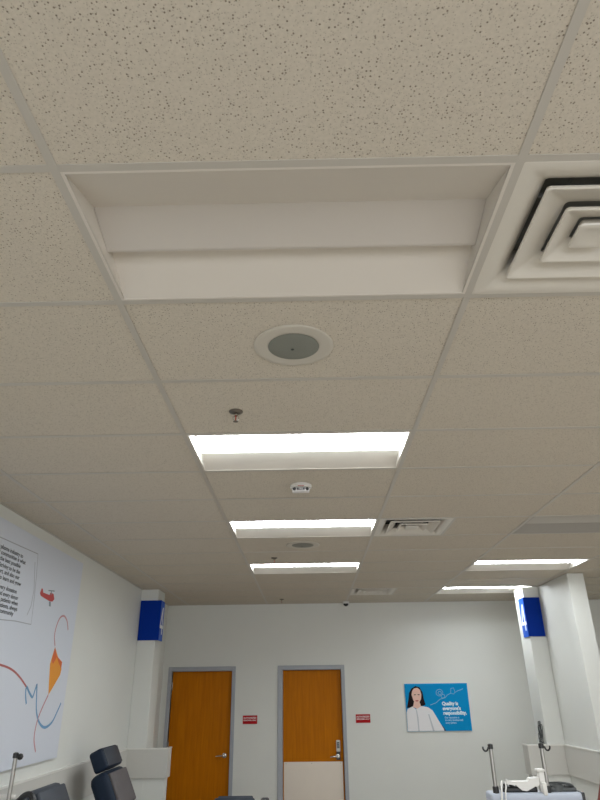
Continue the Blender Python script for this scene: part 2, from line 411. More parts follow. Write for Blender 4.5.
# ------------------------------------------------------------------ recessed lights
PROF = [(0.0, 0.0), (0.018, 0.0), (0.225, 0.078)]
PROF2 = [(0.392, 0.075), (0.592, 0.0), (0.6096, 0.0)]
LENS = [(0.225, 0.078), (0.232, 0.074), (0.30, 0.056), (0.374, 0.036)]
RIM = [(0.374, 0.036), (0.384, 0.036), (0.390, 0.042), (0.392, 0.076)]
EI = 0.022
def extr(bm, prof, xa, xb):
    a = [bm.verts.new((xa, y, z)) for y, z in prof]; b = [bm.verts.new((xb, y, z)) for y, z in prof]
    for k in range(len(prof)-1): bm.faces.new([a[k], b[k], b[k+1], a[k+1]])
def light_fixture(name, label, lit, sheet=None, off=None):
    M_SHEET = sheet or M_ENAMEL; M_LENSOFF = off or M_PLAINLENS
    root = thing(name, label, 'ceiling light')
    fb = bmesh.new()                       # flange lying in the grid
    g = 0.011
    for a, b in (((g, g), (TX-g, 0.020)), ((g, TY-0.020), (TX-g, TY-g)), ((g, 0.020), (EI, TY-0.020)), ((TX-EI, 0.020), (TX-g, TY-0.020))):
        box(fb, (a[0], a[1], -0.001), (b[0], b[1], 0.003))
    # housing: thin box above
    box(fb, (g, g, 0.003), (g+0.002, TY-g, 0.11)); box(fb, (TX-g-0.002, g, 0.003), (TX-g, TY-g, 0.11))
    box(fb, (g, g, 0.003), (TX-g, g+0.002, 0.11)); box(fb, (g, TY-g-0.002, 0.003), (TX-g, TY-g, 0.11)); box(fb, (g, g, 0.108), (TX-g, TY-g, 0.112))
    link('housing', fb, M_SHEET, root)
    for nm, pr in (('reflector', [(0.020, 0.001)] + PROF[2:]), ('reflector', PROF2[:1] + [(TY-0.020, 0.001)])):
        rb = bmesh.new(); extr(rb, pr, EI, TX-EI); link(nm, rb, M_SHEET, root)
    for s in (0, 1):
        eb = bmesh.new(); xa = EI if s == 0 else TX-EI; sg = 1 if s == 0 else -1
        ys = [(0.020, 0.001), (0.225, 0.078), (0.392, 0.076), (TY-0.020, 0.001)]
        prism(eb, [(y, z) for y, z in ys], 0.002, basis((xa - (0.002 if s == 0 else 0), 0, 0), (0, 1, 0), (0, 0, 1)))
        link('end_plate', eb, M_SHEET, root)
    lb = bmesh.new(); extr(lb, LENS, EI+0.001, TX-EI-0.001)
    ln = link('lens', lb, M_LENS if lit else M_LENSOFF, root, True)
    rb = bmesh.new(); extr(rb, RIM, EI+0.001, TX-EI-0.001); link('lens_rim', rb, M_RIM if lit else M_LENSOFF, root, True)
    if lit: ln['label'] = 'glowing white lens strip'
    return root
G = 'recessed rectangular ceiling lights'
lab_lit = {(0, 3): 'largest glowing white recessed ceiling light, just beyond the round speaker and sprinkler',
           (0, 6): 'glowing recessed ceiling light in the middle row, directly left of the small square vent',
           (0, 9): 'smallest glowing light of the middle row, farthest along towards the wooden doors',
           (2, 9): 'glowing recessed ceiling light reaching over the top of the tall white pier',
           (2, 12): 'thin glowing ceiling light farthest to the back on the right, touching the blue number sign'}
lab_off = {(0, 0): 'large unlit white recessed ceiling light overhead beside the big square air vent',
           (2, 6): 'small dim unlit ceiling light on the right, in front of the one by the pier'}
proto_on = light_fixture('recessed_ceiling_light', '', True); proto_off = light_fixture('recessed_ceiling_light', '', False)
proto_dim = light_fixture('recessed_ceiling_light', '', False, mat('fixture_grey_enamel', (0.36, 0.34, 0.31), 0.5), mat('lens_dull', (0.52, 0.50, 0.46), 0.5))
first = True
hid = {(4, 9): 'added unseen ceiling light beyond the pier in the right bay near the back wall', (4, 5): 'added unseen ceiling light in the middle of the right bay beyond the frame',
       (4, 1): 'added unseen ceiling light of the right bay level with the big square vent', (2, 0): 'added unseen recessed ceiling light just right of the frame beside the big square vent', (2, 3): 'added unseen ceiling light right of the frame, level with the largest glowing light',
       (2, -3): 'added unseen recessed ceiling light behind the camera in the right row', (0, -3): 'added unseen recessed ceiling light behind the camera in the middle row',
       (4, -3): 'added unseen recessed ceiling light behind the camera in the right bay by added window'}
for n, k in enumerate(LIT + LIT_HIDDEN):
    o = proto_on if n == 0 else copy_tree(proto_on)
    o.location = (cx(k[0]), cy(k[1]), H); o['label'] = lab_lit.get(k) or hid[k]; o['group'] = G
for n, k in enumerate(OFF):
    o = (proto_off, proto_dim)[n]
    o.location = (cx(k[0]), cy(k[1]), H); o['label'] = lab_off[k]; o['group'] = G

# ------------------------------------------------------------------ air diffusers
def ring(bm, prof, S=0.6096):
    """square ring: profile of (inset, z), rounded a little at the corners"""
    def loop(ins, z, r):
        out = []
        lo, hi = ins, S-ins
        for (px, py, a0) in ((hi-r, hi-r, 0), (lo+r, hi-r, 90), (lo+r, lo+r, 180), (hi-r, lo+r, 270)):
            for q in range(4):
                a = math.radians(a0 + 30*q); out.append(bm.verts.new((px+r*math.cos(a), py+r*math.sin(a), z)))
        return out
    L_ = [loop(i, z, 0.004 if i < 0.03 else 0.012) for i, z in prof]
    for a, b in zip(L_, L_[1:]):
        n = len(a)
        for k in range(n): bm.faces.new([a[k], a[(k+1) % n], b[(k+1) % n], b[k]])
    return L_
def diffuser(name, label, near=True):
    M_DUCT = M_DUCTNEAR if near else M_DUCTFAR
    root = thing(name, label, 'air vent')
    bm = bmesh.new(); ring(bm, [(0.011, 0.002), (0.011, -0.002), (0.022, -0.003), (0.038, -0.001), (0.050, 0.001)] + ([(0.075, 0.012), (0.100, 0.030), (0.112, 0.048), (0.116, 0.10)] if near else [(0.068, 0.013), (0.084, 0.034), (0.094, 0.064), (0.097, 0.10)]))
    link('frame', bm, M_DIFF, root, True)
    for ins, dz in ((0.100, 0.0), (0.184, 0.0)):
        bm = bmesh.new()
        k = (0.092 if ins < 0.15 else 0.074) if near else (0.066 if ins < 0.15 else 0.05)
        ring(bm, [(ins+k, 0.030), (ins+0.034, 0.010), (ins+0.012, -0.004), (ins+0.004, -0.007), (ins, -0.004), (ins+0.003, 0.005), (ins+0.034, 0.018), (ins+k-0.003, 0.037), (ins+k, 0.030)])
        link('louver_ring', bm, M_DIFF, root, True)
    bm = bmesh.new(); L_ = ring(bm, [(0.268, 0.030), (0.2505, -0.001), (0.253, -0.006), (0.262, -0.008), (0.275, -0.004)]); bm.faces.new(L_[-1])
    link('centre_plate', bm, M_DIFF, root, True)
    bm = bmesh.new()
    for a in (0.2, 0.4): box(bm, (a-0.004, 0.069, 0.055), (a+0.004, 0.54, 0.07)); box(bm, (0.069, a-0.004, 0.055), (0.54, a+0.004, 0.07))
    link('bracket', bm, M_DUCT, root)['label'] = 'crossed support bars behind the louvers'
    bm = bmesh.new(); box(bm, (0.067, 0.067, 0.10), (0.543, 0.543, 0.16))
    link('duct_neck', bm, M_DUCT, root)
    return root
dl = ['large square white air vent with nested louvers, at the upper right edge overhead', 'square louvered air vent just right of the second glowing ceiling light', 'farthest square air vent, seen edge-on close to the back wall']
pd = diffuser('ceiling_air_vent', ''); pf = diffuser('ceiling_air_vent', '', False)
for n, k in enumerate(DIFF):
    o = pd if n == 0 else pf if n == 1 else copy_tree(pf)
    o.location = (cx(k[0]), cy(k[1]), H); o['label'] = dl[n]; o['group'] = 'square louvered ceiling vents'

# ------------------------------------------------------------------ round speakers
def speaker(label, x, y):
    root = thing('ceiling_speaker', label, 'speaker', (x, y, H), 0, 'round ceiling speakers')
    Fm = Matrix.Rotation(PI, 4, 'X')
    bm = bmesh.new(); lathe(bm, [(0.158, -0.001), (0.158, 0.002), (0.155, 0.0038), (0.140, 0.004), (0.112, 0.0035), (0.103, 0.003), (0.101, 0.0)], 56, Fm, cap=False); link('mounting_ring', bm, M_SPKR, root, True)
    bm = bmesh.new(); lathe(bm, [(0.1012, 0.0035), (0.09, 0.006), (0.05, 0.008), (0.02, 0.0085), (0, 0.0085)], 48, Fm); g = link('grille', bm, M_GRILLE, root, True); g['label'] = 'dark grey perforated grille'
    bm = bmesh.new(); lathe(bm, [(0.006, 0.008), (0.006, 0.0105), (0, 0.0115)], 12, Fm @ Matrix.Translation((-0.005, -0.01, 0))); link('centre_badge', bm, M_DGREY, g)
speaker('round ceiling speaker with dark grille, between the unlit light and the sprinkler head', -0.043, 2.108)
speaker('far round ceiling speaker with dark grille, between the second and third glowing lights', -0.048, 5.757)

# ------------------------------------------------------------------ sprinklers
def sprinkler():
    root = thing('fire_sprinkler', '', 'sprinkler')
    bm = bmesh.new(); Fm = Matrix.Rotation(PI, 4, 'X')
    lathe(bm, [(0.034, -0.001), (0.034, 0.003), (0.030, 0.007), (0.020, 0.010), (0.018, 0.006), (0.0, 0.005)], 28, Fm); link('escutcheon', bm, M_BRASSY, root, True)
    bm = bmesh.new(); lathe(bm, [(0.009, 0.004), (0.009, 0.018), (0.012, 0.020), (0.012, 0.024), (0.0, 0.024)], 16, Fm)
    for s in (-1, 1): tube(bm, smooth_pts([(s*0.010, 0, -0.022), (s*0.014, 0, -0.034), (s*0.010, 0, -0.046), (0, 0, -0.052)], 4), 0.0022, 6)
    link('sprinkler_body', bm, M_CHROME, root, True)
    bm = bmesh.new(); lathe(bm, [(0.0025, 0.024), (0.0025, 0.046), (0, 0.046)], 8, Fm); link('glass_bulb', bm, mat('bulb_red', (0.4, 0.03, 0.02), 0.2), root)
    bm = bmesh.new(); t = bmesh.new()
    poly = []
    for k in range(24):
        r = 0.014 if k % 2 else 0.0105
        poly.append((r*math.cos(2*PI*k/24), r*math.sin(2*PI*k/24)))
    prism(bm, poly, 0.0015, Matrix.Translation((0, 0, -0.054))); link('deflector', bm, M_BRASSY, root)
    return root
ps = sprinkler()
for n, (x, y, l) in enumerate([(-0.340, 2.725, 'nearest fire sprinkler head, left of the round speaker above the largest glowing light'),
                               (-0.345, 6.34, 'small fire sprinkler head just above the third glowing light'),
                               (-0.40, 9.42, 'tiny farthest fire sprinkler head close to the back wall')]):
    o = ps if n == 0 else copy_tree(ps)
    o.location = (x, y, H); o['label'] = l; o['group'] = 'ceiling sprinkler heads'

# ------------------------------------------------------------------ fire alarm strobe
root = thing('ceiling_fire_alarm', 'small white fire alarm strobe with red lettering on the ceiling between glowing lights', 'fire alarm', (-0.040, 3.93, H))
Fm = Matrix.Rotation(PI, 4, 'X')
bm = bmesh.new(); lathe(bm, [(0.072, -0.001), (0.072, 0.014), (0.066, 0.020), (0, 0.020)], 36, Fm); link('base_plate', bm, M_CASEW, root, True)
bm = B((-0.058, -0.028, -0.044), (0.058, 0.034, -0.018), 0.009, 3); link('housing', bm, mat('strobe_white', (0.80, 0.79, 0.80), 0.35), root, True)
bm = B((-0.026, -0.036, -0.038), (0.026, -0.0275, -0.024), 0.003, 2); link('strobe_lens', bm, mat('strobe_lens_dark', (0.10, 0.10, 0.12), 0.1), root, True)
bm = bmesh.new()
for s in (-1,):
    lathe(bm, [(0.010, 0), (0.010, 0.002), (0.006, 0.002), (0.006, 0.0)], 16, Matrix.Translation((s*0.042, -0.028, -0.031)) @ Matrix.Rotation(PI/2, 4, 'X'))
link('speaker_port', bm, M_DGREY, root)
bm = bmesh.new(); lathe(bm, [(0.010, 0), (0.010, 0.002), (0.006, 0.002), (0.006, 0.0)], 16, Matrix.Translation((0.042, -0.028, -0.031)) @ Matrix.Rotation(PI/2, 4, 'X'))
link('speaker_port', bm, M_DGREY, root)
bm = bmesh.new(); text_bm(bm, 'FIRE', 0.022, basis((0, -0.060, -0.0202), (1, 0, 0), (0, -1, 0)) @ Matrix.Rotation(0, 4, 'Z'), 0.0006, 'CENTER'); 
lt = link('lettering', bm, mat('letter_red', (0.45, 0.05, 0.03), 0.5), root); lt['label'] = 'red lettering'
bm = bmesh.new(); text_bm(bm, 'FIRE', 0.016, basis((0, -0.0368, -0.031), (1, 0, 0), (0, 0, 1)), 0.0004, 'CENTER'); link('lettering', bm, M_WHITE, root)

# ------------------------------------------------------------------ dome camera
root = thing('security_camera', 'small black dome security camera at the ceiling edge above the right wooden door', 'security camera', (0.565, 9.80, H))
bm = bmesh.new(); lathe(bm, [(0.052, -0.001), (0.052, 0.020), (0.046, 0.030), (0, 0.030)], 32, Fm); link('mount', bm, M_CASEW, root, True)
bm = bmesh.new(); lathe(bm, [(0.040, 0.028)] + [(0.040*math.cos(a*PI/16), 0.028+0.040*math.sin(a*PI/16)) for a in range(1, 8)] + [(0, 0.068)], 28, Fm); link('dome', bm, M_BLACK, root, True)

# ------------------------------------------------------------------ blue number signs on the columns
def col_sign(label, x0, x1, y0, side):
    root = thing('number_sign', label, 'sign', (0, 0, 0), 0, 'blue number signs on the columns')
    z0, z1 = 2.368, 2.852
    bm = bmesh.new(); t = 0.04
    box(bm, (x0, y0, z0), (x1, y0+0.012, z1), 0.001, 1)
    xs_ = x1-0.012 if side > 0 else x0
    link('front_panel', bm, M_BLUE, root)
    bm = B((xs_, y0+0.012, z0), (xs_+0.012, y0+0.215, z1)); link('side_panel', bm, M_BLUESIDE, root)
    bm = bmesh.new()
    # the side face carries the white number
    ym = y0+0.1075; zm = (z0+z1)/2
    if side > 0: Mx = basis((x1+0.0005, ym, zm), (0, 1, 0), (0, 0, 1))
    else: Mx = basis((x0-0.0005, ym, zm), (0, -1, 0), (0, 0, 1))
    # numeral 4 drawn as strokes
    prism(bm, [(0.052, 0.165), (0.012, 0.165), (-0.088, -0.055), (-0.088, -0.095), (0.012, -0.095), (0.012, -0.165), (0.052, -0.165), (0.052, -0.095), (0.088, -0.095), (0.088, -0.055), (0.052, -0.055)][::-1], 0.0008, Mx)
    o = link('numeral', bm, M_WHITE, root)
    bm = bmesh.new()
    prism(bm, [(0.012, 0.085), (0.012, -0.055), (-0.050, -0.055)], 0.0012, Mx)
    link('numeral_counter', bm, M_BLUESIDE, root)
    o['label'] = 'white numeral 4'
    return root
col_sign('blue sign box with white number 4 high on the left column beside the wall', XL+0.008, -1.915, CLY0-0.015, 1)
col_sign('blue sign box with white number 4 high on the right column beside the tall pier', 2.845, 3.060, CRY0-0.02, -1)

# ------------------------------------------------------------------ mural on the left wall
XP = XL+0.028
root = thing('wall_mural', 'large white wall mural with printed text, red airplane and orange kite on left wall', 'mural')
link('mural_panel', B((XL+0.001, 2.9, 1.275), (XP, 5.965, 2.893), 0.001, 1), M_POSTER, root)
MU = basis((XP, 0, 0), (0, 1, 0), (0, 0, 1))    # local (y, z)
def ray_wall(u, v):
    d = (u-300)/F*r2 - (v-400)/F*u2 + fwd
    t = (XP)/d.x
    return (d.y*t, CZ+d.z*t)
Wl = ray_wall
def curve_on(name, px, w, m, label=None):
    pts = [Wl(*p) for p in px]; pts = [(v.x, v.y) for v in smooth_pts([(a, b, 0) for a, b in pts], 8)]
    bm = bmesh.new(); ribbon(bm, pts, w, 0.0006, MU); o = link(name, bm, m, root)
    if label: o['label'] = label
curve_on('kite_string', [(68, 630), (67, 621), (64, 616), (60, 618), (56.5, 626), (54.5, 636), (55, 646)], 0.016, M_PINK, 'pink kite string above the kite')
curve_on('kite_string', [(48.2, 695), (43, 706), (38.5, 717), (35.5, 728), (34, 740), (35.5, 752)], 0.017, M_PINK, 'pink kite string below the kite')
curve_on('red_line', [(-22, 668), (-8, 664), (4, 666), (13, 670.5), (20, 677.5), (26.5, 687)], 0.015, M_PRED, 'red curved line')
curve_on('blue_line', [(26.3, 704), (25.5, 695), (26.5, 687), (29.5, 693), (32.5, 697), (35, 690), (37, 684)], 0.020, M_PBLUE, 'blue zigzag line')
curve_on('blue_line', [(37, 684), (36.5, 697), (36.5, 712), (39.5, 723), (45, 727.5), (52, 722), (57, 712), (61, 703)], 0.020, M_PBLUE, 'blue curved line')
bm = bmesh.new()
kp_ = [Wl(*p) for p in [(55, 647), (61.5, 669), (60, 675), (48.3, 695), (50, 664)]]; prism(bm, kp_[::-1], 0.0006, MU)
link('kite', bm, M_KITE, root)['label'] = 'orange kite'
bm = bmesh.new()
prism(bm, [Wl(*p) for p in [(55, 647), (56.8, 657), (53, 664), (51.5, 661)]][::-1], 0.0012, MU)
prism(bm, [Wl(*p) for p in [(56, 655), (62, 662), (61, 669), (59, 664)]][::-1], 0.0012, MU)
link('kite_accent', bm, M_KRED, root)['label'] = 'red-orange stripes of the kite'
# airplane
bm = bmesh.new()
prism(bm, [Wl(*p) for p in [(40, 593), (41.7, 588.3), (42.8, 588.8), (43.2, 592.5), (49.5, 595), (50.5, 592.5), (53.5, 594), (54.3, 599), (52.5, 601.5), (50, 601.5), (44, 598), (40.6, 595.5)]][::-1], 0.0006, MU)
link('airplane', bm, M_PLANE, root)['label'] = 'small red airplane'
bm = bmesh.new()
prism(bm, [Wl(*p) for p in [(48.5, 590), (54.5, 590.5), (54.5, 591.6), (48.5, 591.2)]][::-1], 0.0012, MU)
prism(bm, [Wl(*p) for p in [(51, 591), (51.8, 591), (51.4, 595), (50.8, 595)]][::-1], 0.0012, MU)
link('airplane_wing', bm, M_PGREY, root)['label'] = 'grey wing of the airplane'
bm = bmesh.new(); prism(bm, [Wl(*p) for p in [(49, 601.5), (50.7, 602), (50.6, 606.6), (48.9, 606.2)]][::-1], 0.0012, MU)
link('airplane_wheel', bm, M_PGREY, root)['label'] = 'grey wheel of the airplane'
# text block; lines end ragged at the right
bm = bmesh.new()
lines = [('We have been serving the plasma industry to', (23, 556.5)), ('make sure our communities is what', (25.5, 563)), ('keeps us giving the best possible', (20.5, 566.5)),
         ('care every day. Striving to be the', (20, 572.5)), ('first to support, and also our', (19.3, 578)), ('donors to learn and grow', (20.8, 584.5)),
         ('We welcome every donation', (16.7, 592)), ('made in this centre and every donor', (18, 598.5)), ('who helps to save patients when', (17.8, 604)),
         ('it matters to patients, always', (17.2, 609.5)), ('in our community', (13.2, 614))]
for sx_, (txt, px) in enumerate(lines):
    y, z = Wl(*px)
    text_bm(bm, txt, 0.041, basis((XP+0.0006, y, z), (0, 1, 0), (0, 0, 1)), 0.0008, 'RIGHT', 0.0004, 1.2)
link('printed_text', bm, M_INK, root)['label'] = 'black printed paragraph'
bm = bmesh.new()
for px in ([(-20, 533), (0, 537), (20, 546), (38, 554), (36.5, 575), (34, 600), (31, 624.5), (15, 621), (0, 619.5), (-10, 618)], [(35, 562), (34, 590), (31, 606), (27, 615)]):
    ribbon(bm, [Wl(*p) for p in px], 0.007, 0.0006, MU)
link('thin_outline', bm, M_LINE, root)['label'] = 'thin grey outline round the text'

# ------------------------------------------------------------------ blue poster on the back wall
root = thing('wall_poster', 'blue poster of a dark-haired woman in white with white slogan on back wall', 'poster')
px0, px1, pz0, pz1 = 1.377, 2.292, 1.228, 1.843; YP = YB-0.018
link('poster_panel', B((px0, YP, pz0), (px1, YB-0.001, pz1), 0.001, 1), M_CYAN, root)
link('poster_edge', B((px0-0.003, YP+0.004, pz0-0.003), (px1+0.003, YB-0.001, pz1+0.003)), mat('poster_rim', (0.55, 0.72, 0.80), 0.4), root)
# poster local frame: pixel (u,v) of the crop 600x540 (90..470 x 145..430)
def PP(u, v): return (px0 + (u-88-(v-145)*0.045)/378*(px1-px0)*1.0, pz1 - (v-143)/288*(pz1-pz0))
def PM(dy): return basis((0, YP-dy, 0), (1, 0, 0), (0, 0, 1))    # local (x, z), facing the room
def flat(name, poly, m, dy, label=None, parent=None):
    bm = bmesh.new(); P = [PP(*p) for p in poly]
    P = [(min(max(x, px0+0.002), px1-0.002), min(max(z, pz0+0.002), pz1-0.002)) for x, z in P]
    prism(bm, P, 0.0004, PM(dy)); o = link(name, bm, m, parent or root)
    if label: o['label'] = label
    return o
flat('portrait_hair', [(100, 290), (110, 240), (115, 200), (130, 172), (155, 157), (180, 166), (196, 195), (202, 235), (212, 272), (190, 282), (130, 292)], M_HAIR, 0.0005, 'long dark hair')
flat('portrait_face', [(130, 210), (134, 188), (146, 172), (166, 168), (182, 182), (189, 210), (186, 238), (172, 262), (160, 270), (148, 262), (138, 240)], M_SKIN, 0.0010, 'face')
flat('portrait_neck', [(143, 255), (176, 255), (184, 282), (162, 300), (136, 284)], M_SKIN, 0.0008)
flat('portrait_coat', [(96, 430), (97, 320), (104, 296), (134, 282), (152, 300), (172, 290), (186, 280), (225, 288), (252, 308), (280, 360), (312, 418), (316, 430)], M_SHIRT, 0.0012, 'white coat')
flat('portrait_coat_fold', [(152, 300), (158, 302), (166, 350), (170, 430), (163, 430), (158, 350)], M_SHIRT2, 0.0016)
flat('portrait_coat_fold', [(224, 330), (231, 330), (258, 430), (248, 430)], M_SHIRT2, 0.0016)
flat('portrait_eye', [(144, 210), (156, 208), (156, 213), (145, 214)], M_HAIR, 0.0014)
flat('portrait_eye', [(166, 208), (178, 209), (178, 214), (167, 213)], M_HAIR, 0.0014)
flat('portrait_mouth', [(150, 246), (160, 243), (172, 245), (168, 252), (156, 253)], M_LIP, 0.0014)
flat('shadow_edge', [(302, 395), (312, 405), (326, 430), (316, 430)], mat('poster_navy', (0.01, 0.03, 0.10), 0.5), 0.0011)
bm = bmesh.new()
def circ(cx_, cy_, r, n=20): return [(cx_+r*math.cos(2*PI*k/n), cy_+r*math.sin(2*PI*k/n)) for k in range(n+1)]
for px in (circ(298, 200, 20), circ(300, 202, 10), circ(318, 222, 11), [(368, 175), (384, 172), (392, 195), (384, 210), (366, 205), (368, 175)], [(392, 200), (408, 190), (425, 185), (440, 178)], [(240, 275), (275, 262), (300, 240), (330, 232), (345, 215), (365, 205)]):
    ribbon(bm, [PP(*p) for p in px], 0.007, 0.0004, PM(0.0008))
link('icon', bm, M_LCYAN, root)['label'] = 'pale line icons'
bm = bmesh.new()
for txt, (u, v) in (('Quality is', (310, 268)), ("everyone's", (312, 297)), ('responsibility.', (315, 325))):
    x, z = PP(u, v); text_bm(bm, txt, 0.064, basis((x, YP-0.001, z), (1, 0, 0), (0, 0, 1)), 0.0030, 'LEFT', 0.0004, 0.94)
link('slogan', bm, mat('slogan_white', (0.72, 0.85, 0.92), 0.4), root)['label'] = 'bold white slogan'
bm = bmesh.new()
for txt, (u, v) in (('Our reputation is', (322, 352)), ('in every donation and', (324, 367)), ('every person.', (326, 383))):
    x, z = PP(u, v); text_bm(bm, txt, 0.034, basis((x, YP-0.001, z), (1, 0, 0), (0, 0, 1)), 0.0006, 'LEFT', 0.0004, 0.85)
link('small_print', bm, mat('slogan_pale', (0.40, 0.62, 0.78), 0.4), root)

# ------------------------------------------------------------------ red door signs
def door_sign(label, x, z):
    root = thing('door_sign', label, 'sign', (x, YB, z), 0, 'red signs beside the doors')
    link('sign_plate', B((-0.104, -0.006, -0.055), (0.104, -0.0005, 0.055), 0.002, 1), M_RED, root)
    bm = bmesh.new()
    for k, (t_, sz) in enumerate((('AUTHORIZED', 0.030), ('PERSONNEL ONLY', 0.0225))):
        text_bm(bm, t_, sz, basis((0, -0.0063, 0.022-0.030*k), (1, 0, 0), (0, 0, 1)), 0.0005, 'CENTER', 0.0004)
    link('lettering', bm, M_WHITE, root)
door_sign('small red sign with white lettering on the wall between the two wooden doors', -0.879, 1.402)
door_sign('small red sign with white lettering between the right wooden door and blue poster', 0.750, 1.399)

# ------------------------------------------------------------------ reclining donor chairs (face local +X)
def pad(bm, L, W, T, bev, M):          # cushion lying on local XY, thickness Z
    box(bm, (0, -W/2, 0), (L, W/2, T), bev, 4, M)
def donor_chair(label, loc, rz, lean, backlen, head=True, vinyl=None, face=None, w=0.54, zpiv=0.52, group='reclining donor chairs'):
    vinyl = vinyl or M_NAVY; face = face or M_TAUPE
    root = thing('donor_chair', label, 'chair', loc, rz, group)
    link('base', B((-0.25, -0.20, 0.0), (0.32, 0.20, 0.10), 0.02, 2), M_DGREY, root, True)
    link('pedestal', B((-0.15, -0.13, 0.10), (0.20, 0.13, 0.40), 0.02, 2), M_DGREY, root, True)
    link('seat', B((-0.16, -w/2, 0.38), (0.42, w/2, 0.53), 0.045, 4), vinyl, root, True)
    link('leg_rest', B((0.40, -w/2+0.02, 0.12), (0.52, w/2-0.02, 0.50), 0.04, 4), vinyl, root, True)
    # back: local frame tilted; u runs up the back, n is its front normal
    a = lean   # angle from vertical, leaning to -X
    u = Vector((-math.sin(a), 0, math.cos(a))); n = Vector((math.cos(a), 0, math.sin(a)))
    org = Vector((-0.06, 0, 0.50))
    def fr(su, sn):     # frame: local x -> u, local y -> Y, local z -> n
        o = org + u*su + n*sn
        yv = Vector((0, 1, 0)); 
        return Matrix(((u.x, yv.x, n.x, o.x), (u.y, yv.y, n.y, o.y), (u.z, yv.z, n.z, o.z), (0, 0, 0, 1)))
    bm = bmesh.new(); pad(bm, backlen, w, 0.18, 0.06, fr(-0.02, -0.18)); bk = link('backrest', bm, vinyl, root, True)
    bm = bmesh.new(); box(bm, (0.03, -w/2+0.035, 0), (backlen*0.52, w/2-0.035, 0.035), 0.014, 3, fr(0, -0.015)); box(bm, (backlen*0.53, -w/2+0.035, 0), (backlen-0.055, w/2-0.035, 0.035), 0.014, 3, fr(0, -0.015))
    o = link('back_cushion', bm, face, bk, True); o.matrix_parent_inverse.identity()
    if face is not vinyl: o['label'] = 'grey-brown middle cushion'
    if head:
        bm = bmesh.new(); pad(bm, 0.18, w*0.84, 0.13, 0.026, fr(backlen-0.012, -0.125)); link('headrest', bm, M_NAVY if vinyl is M_NAVY else vinyl, root, True)
        bm = bmesh.new(); box(bm, (0.015, -w*0.41+0.015, 0), (0.165, w*0.41-0.015, 0.012), 0.005, 2, fr(backlen-0.012, -0.001)); link('headrest_face', bm, M_SLATE if vinyl is M_NAVY else vinyl, root, True)
        for s in (-1, 1):
          bm = bmesh.new(); tube(bm, [fr(backlen-0.08, -0.07) @ Vector((0, s*0.09, 0)), fr(backlen+0.05, -0.07) @ Vector((0, s*0.09, 0))], 0.008, 8)
          link('headrest_post', bm, M_STEEL, root, True)
    for s in (-1, 1):
        ar = link('armrest', B((-0.12, s*(w/2+0.045)-0.045, 0.66), (0.36, s*(w/2+0.045)+0.045, 0.72), 0.02, 3), vinyl, root, True)
        bm = B((0.02, s*(w/2+0.03)-0.02, 0.36), (0.08, s*(w/2+0.03)+0.02, 0.67)); link('armrest_post', bm, M_DGREY, ar)
    return root
donor_chair('navy donor chair with a raised headrest against the left wall, grey-brown back cushion', (-1.45, 6.60, 0), 0, 0.455, 0.742, w=0.58)
donor_chair('dark slate donor chair without headrest, under the wall mural at lower left', (-1.44, 5.02, 0), 0, 0.47, 0.80, False, M_SLATE, M_SLATE, 0.56)
donor_chair('dark blue-grey donor chair whose rounded top shows before the left wooden door', (-0.77, 7.55, 0), PI/2, 0.66, 0.45, False, M_SLATE, M_SLATE, 0.42)
donor_chair('maroon padded reclining chair at the lower right edge near the tall pier', (1.93, 5.28, 0), PI, 0.36, 0.78, False, M_MAROON, M_MAROON, 0.56)

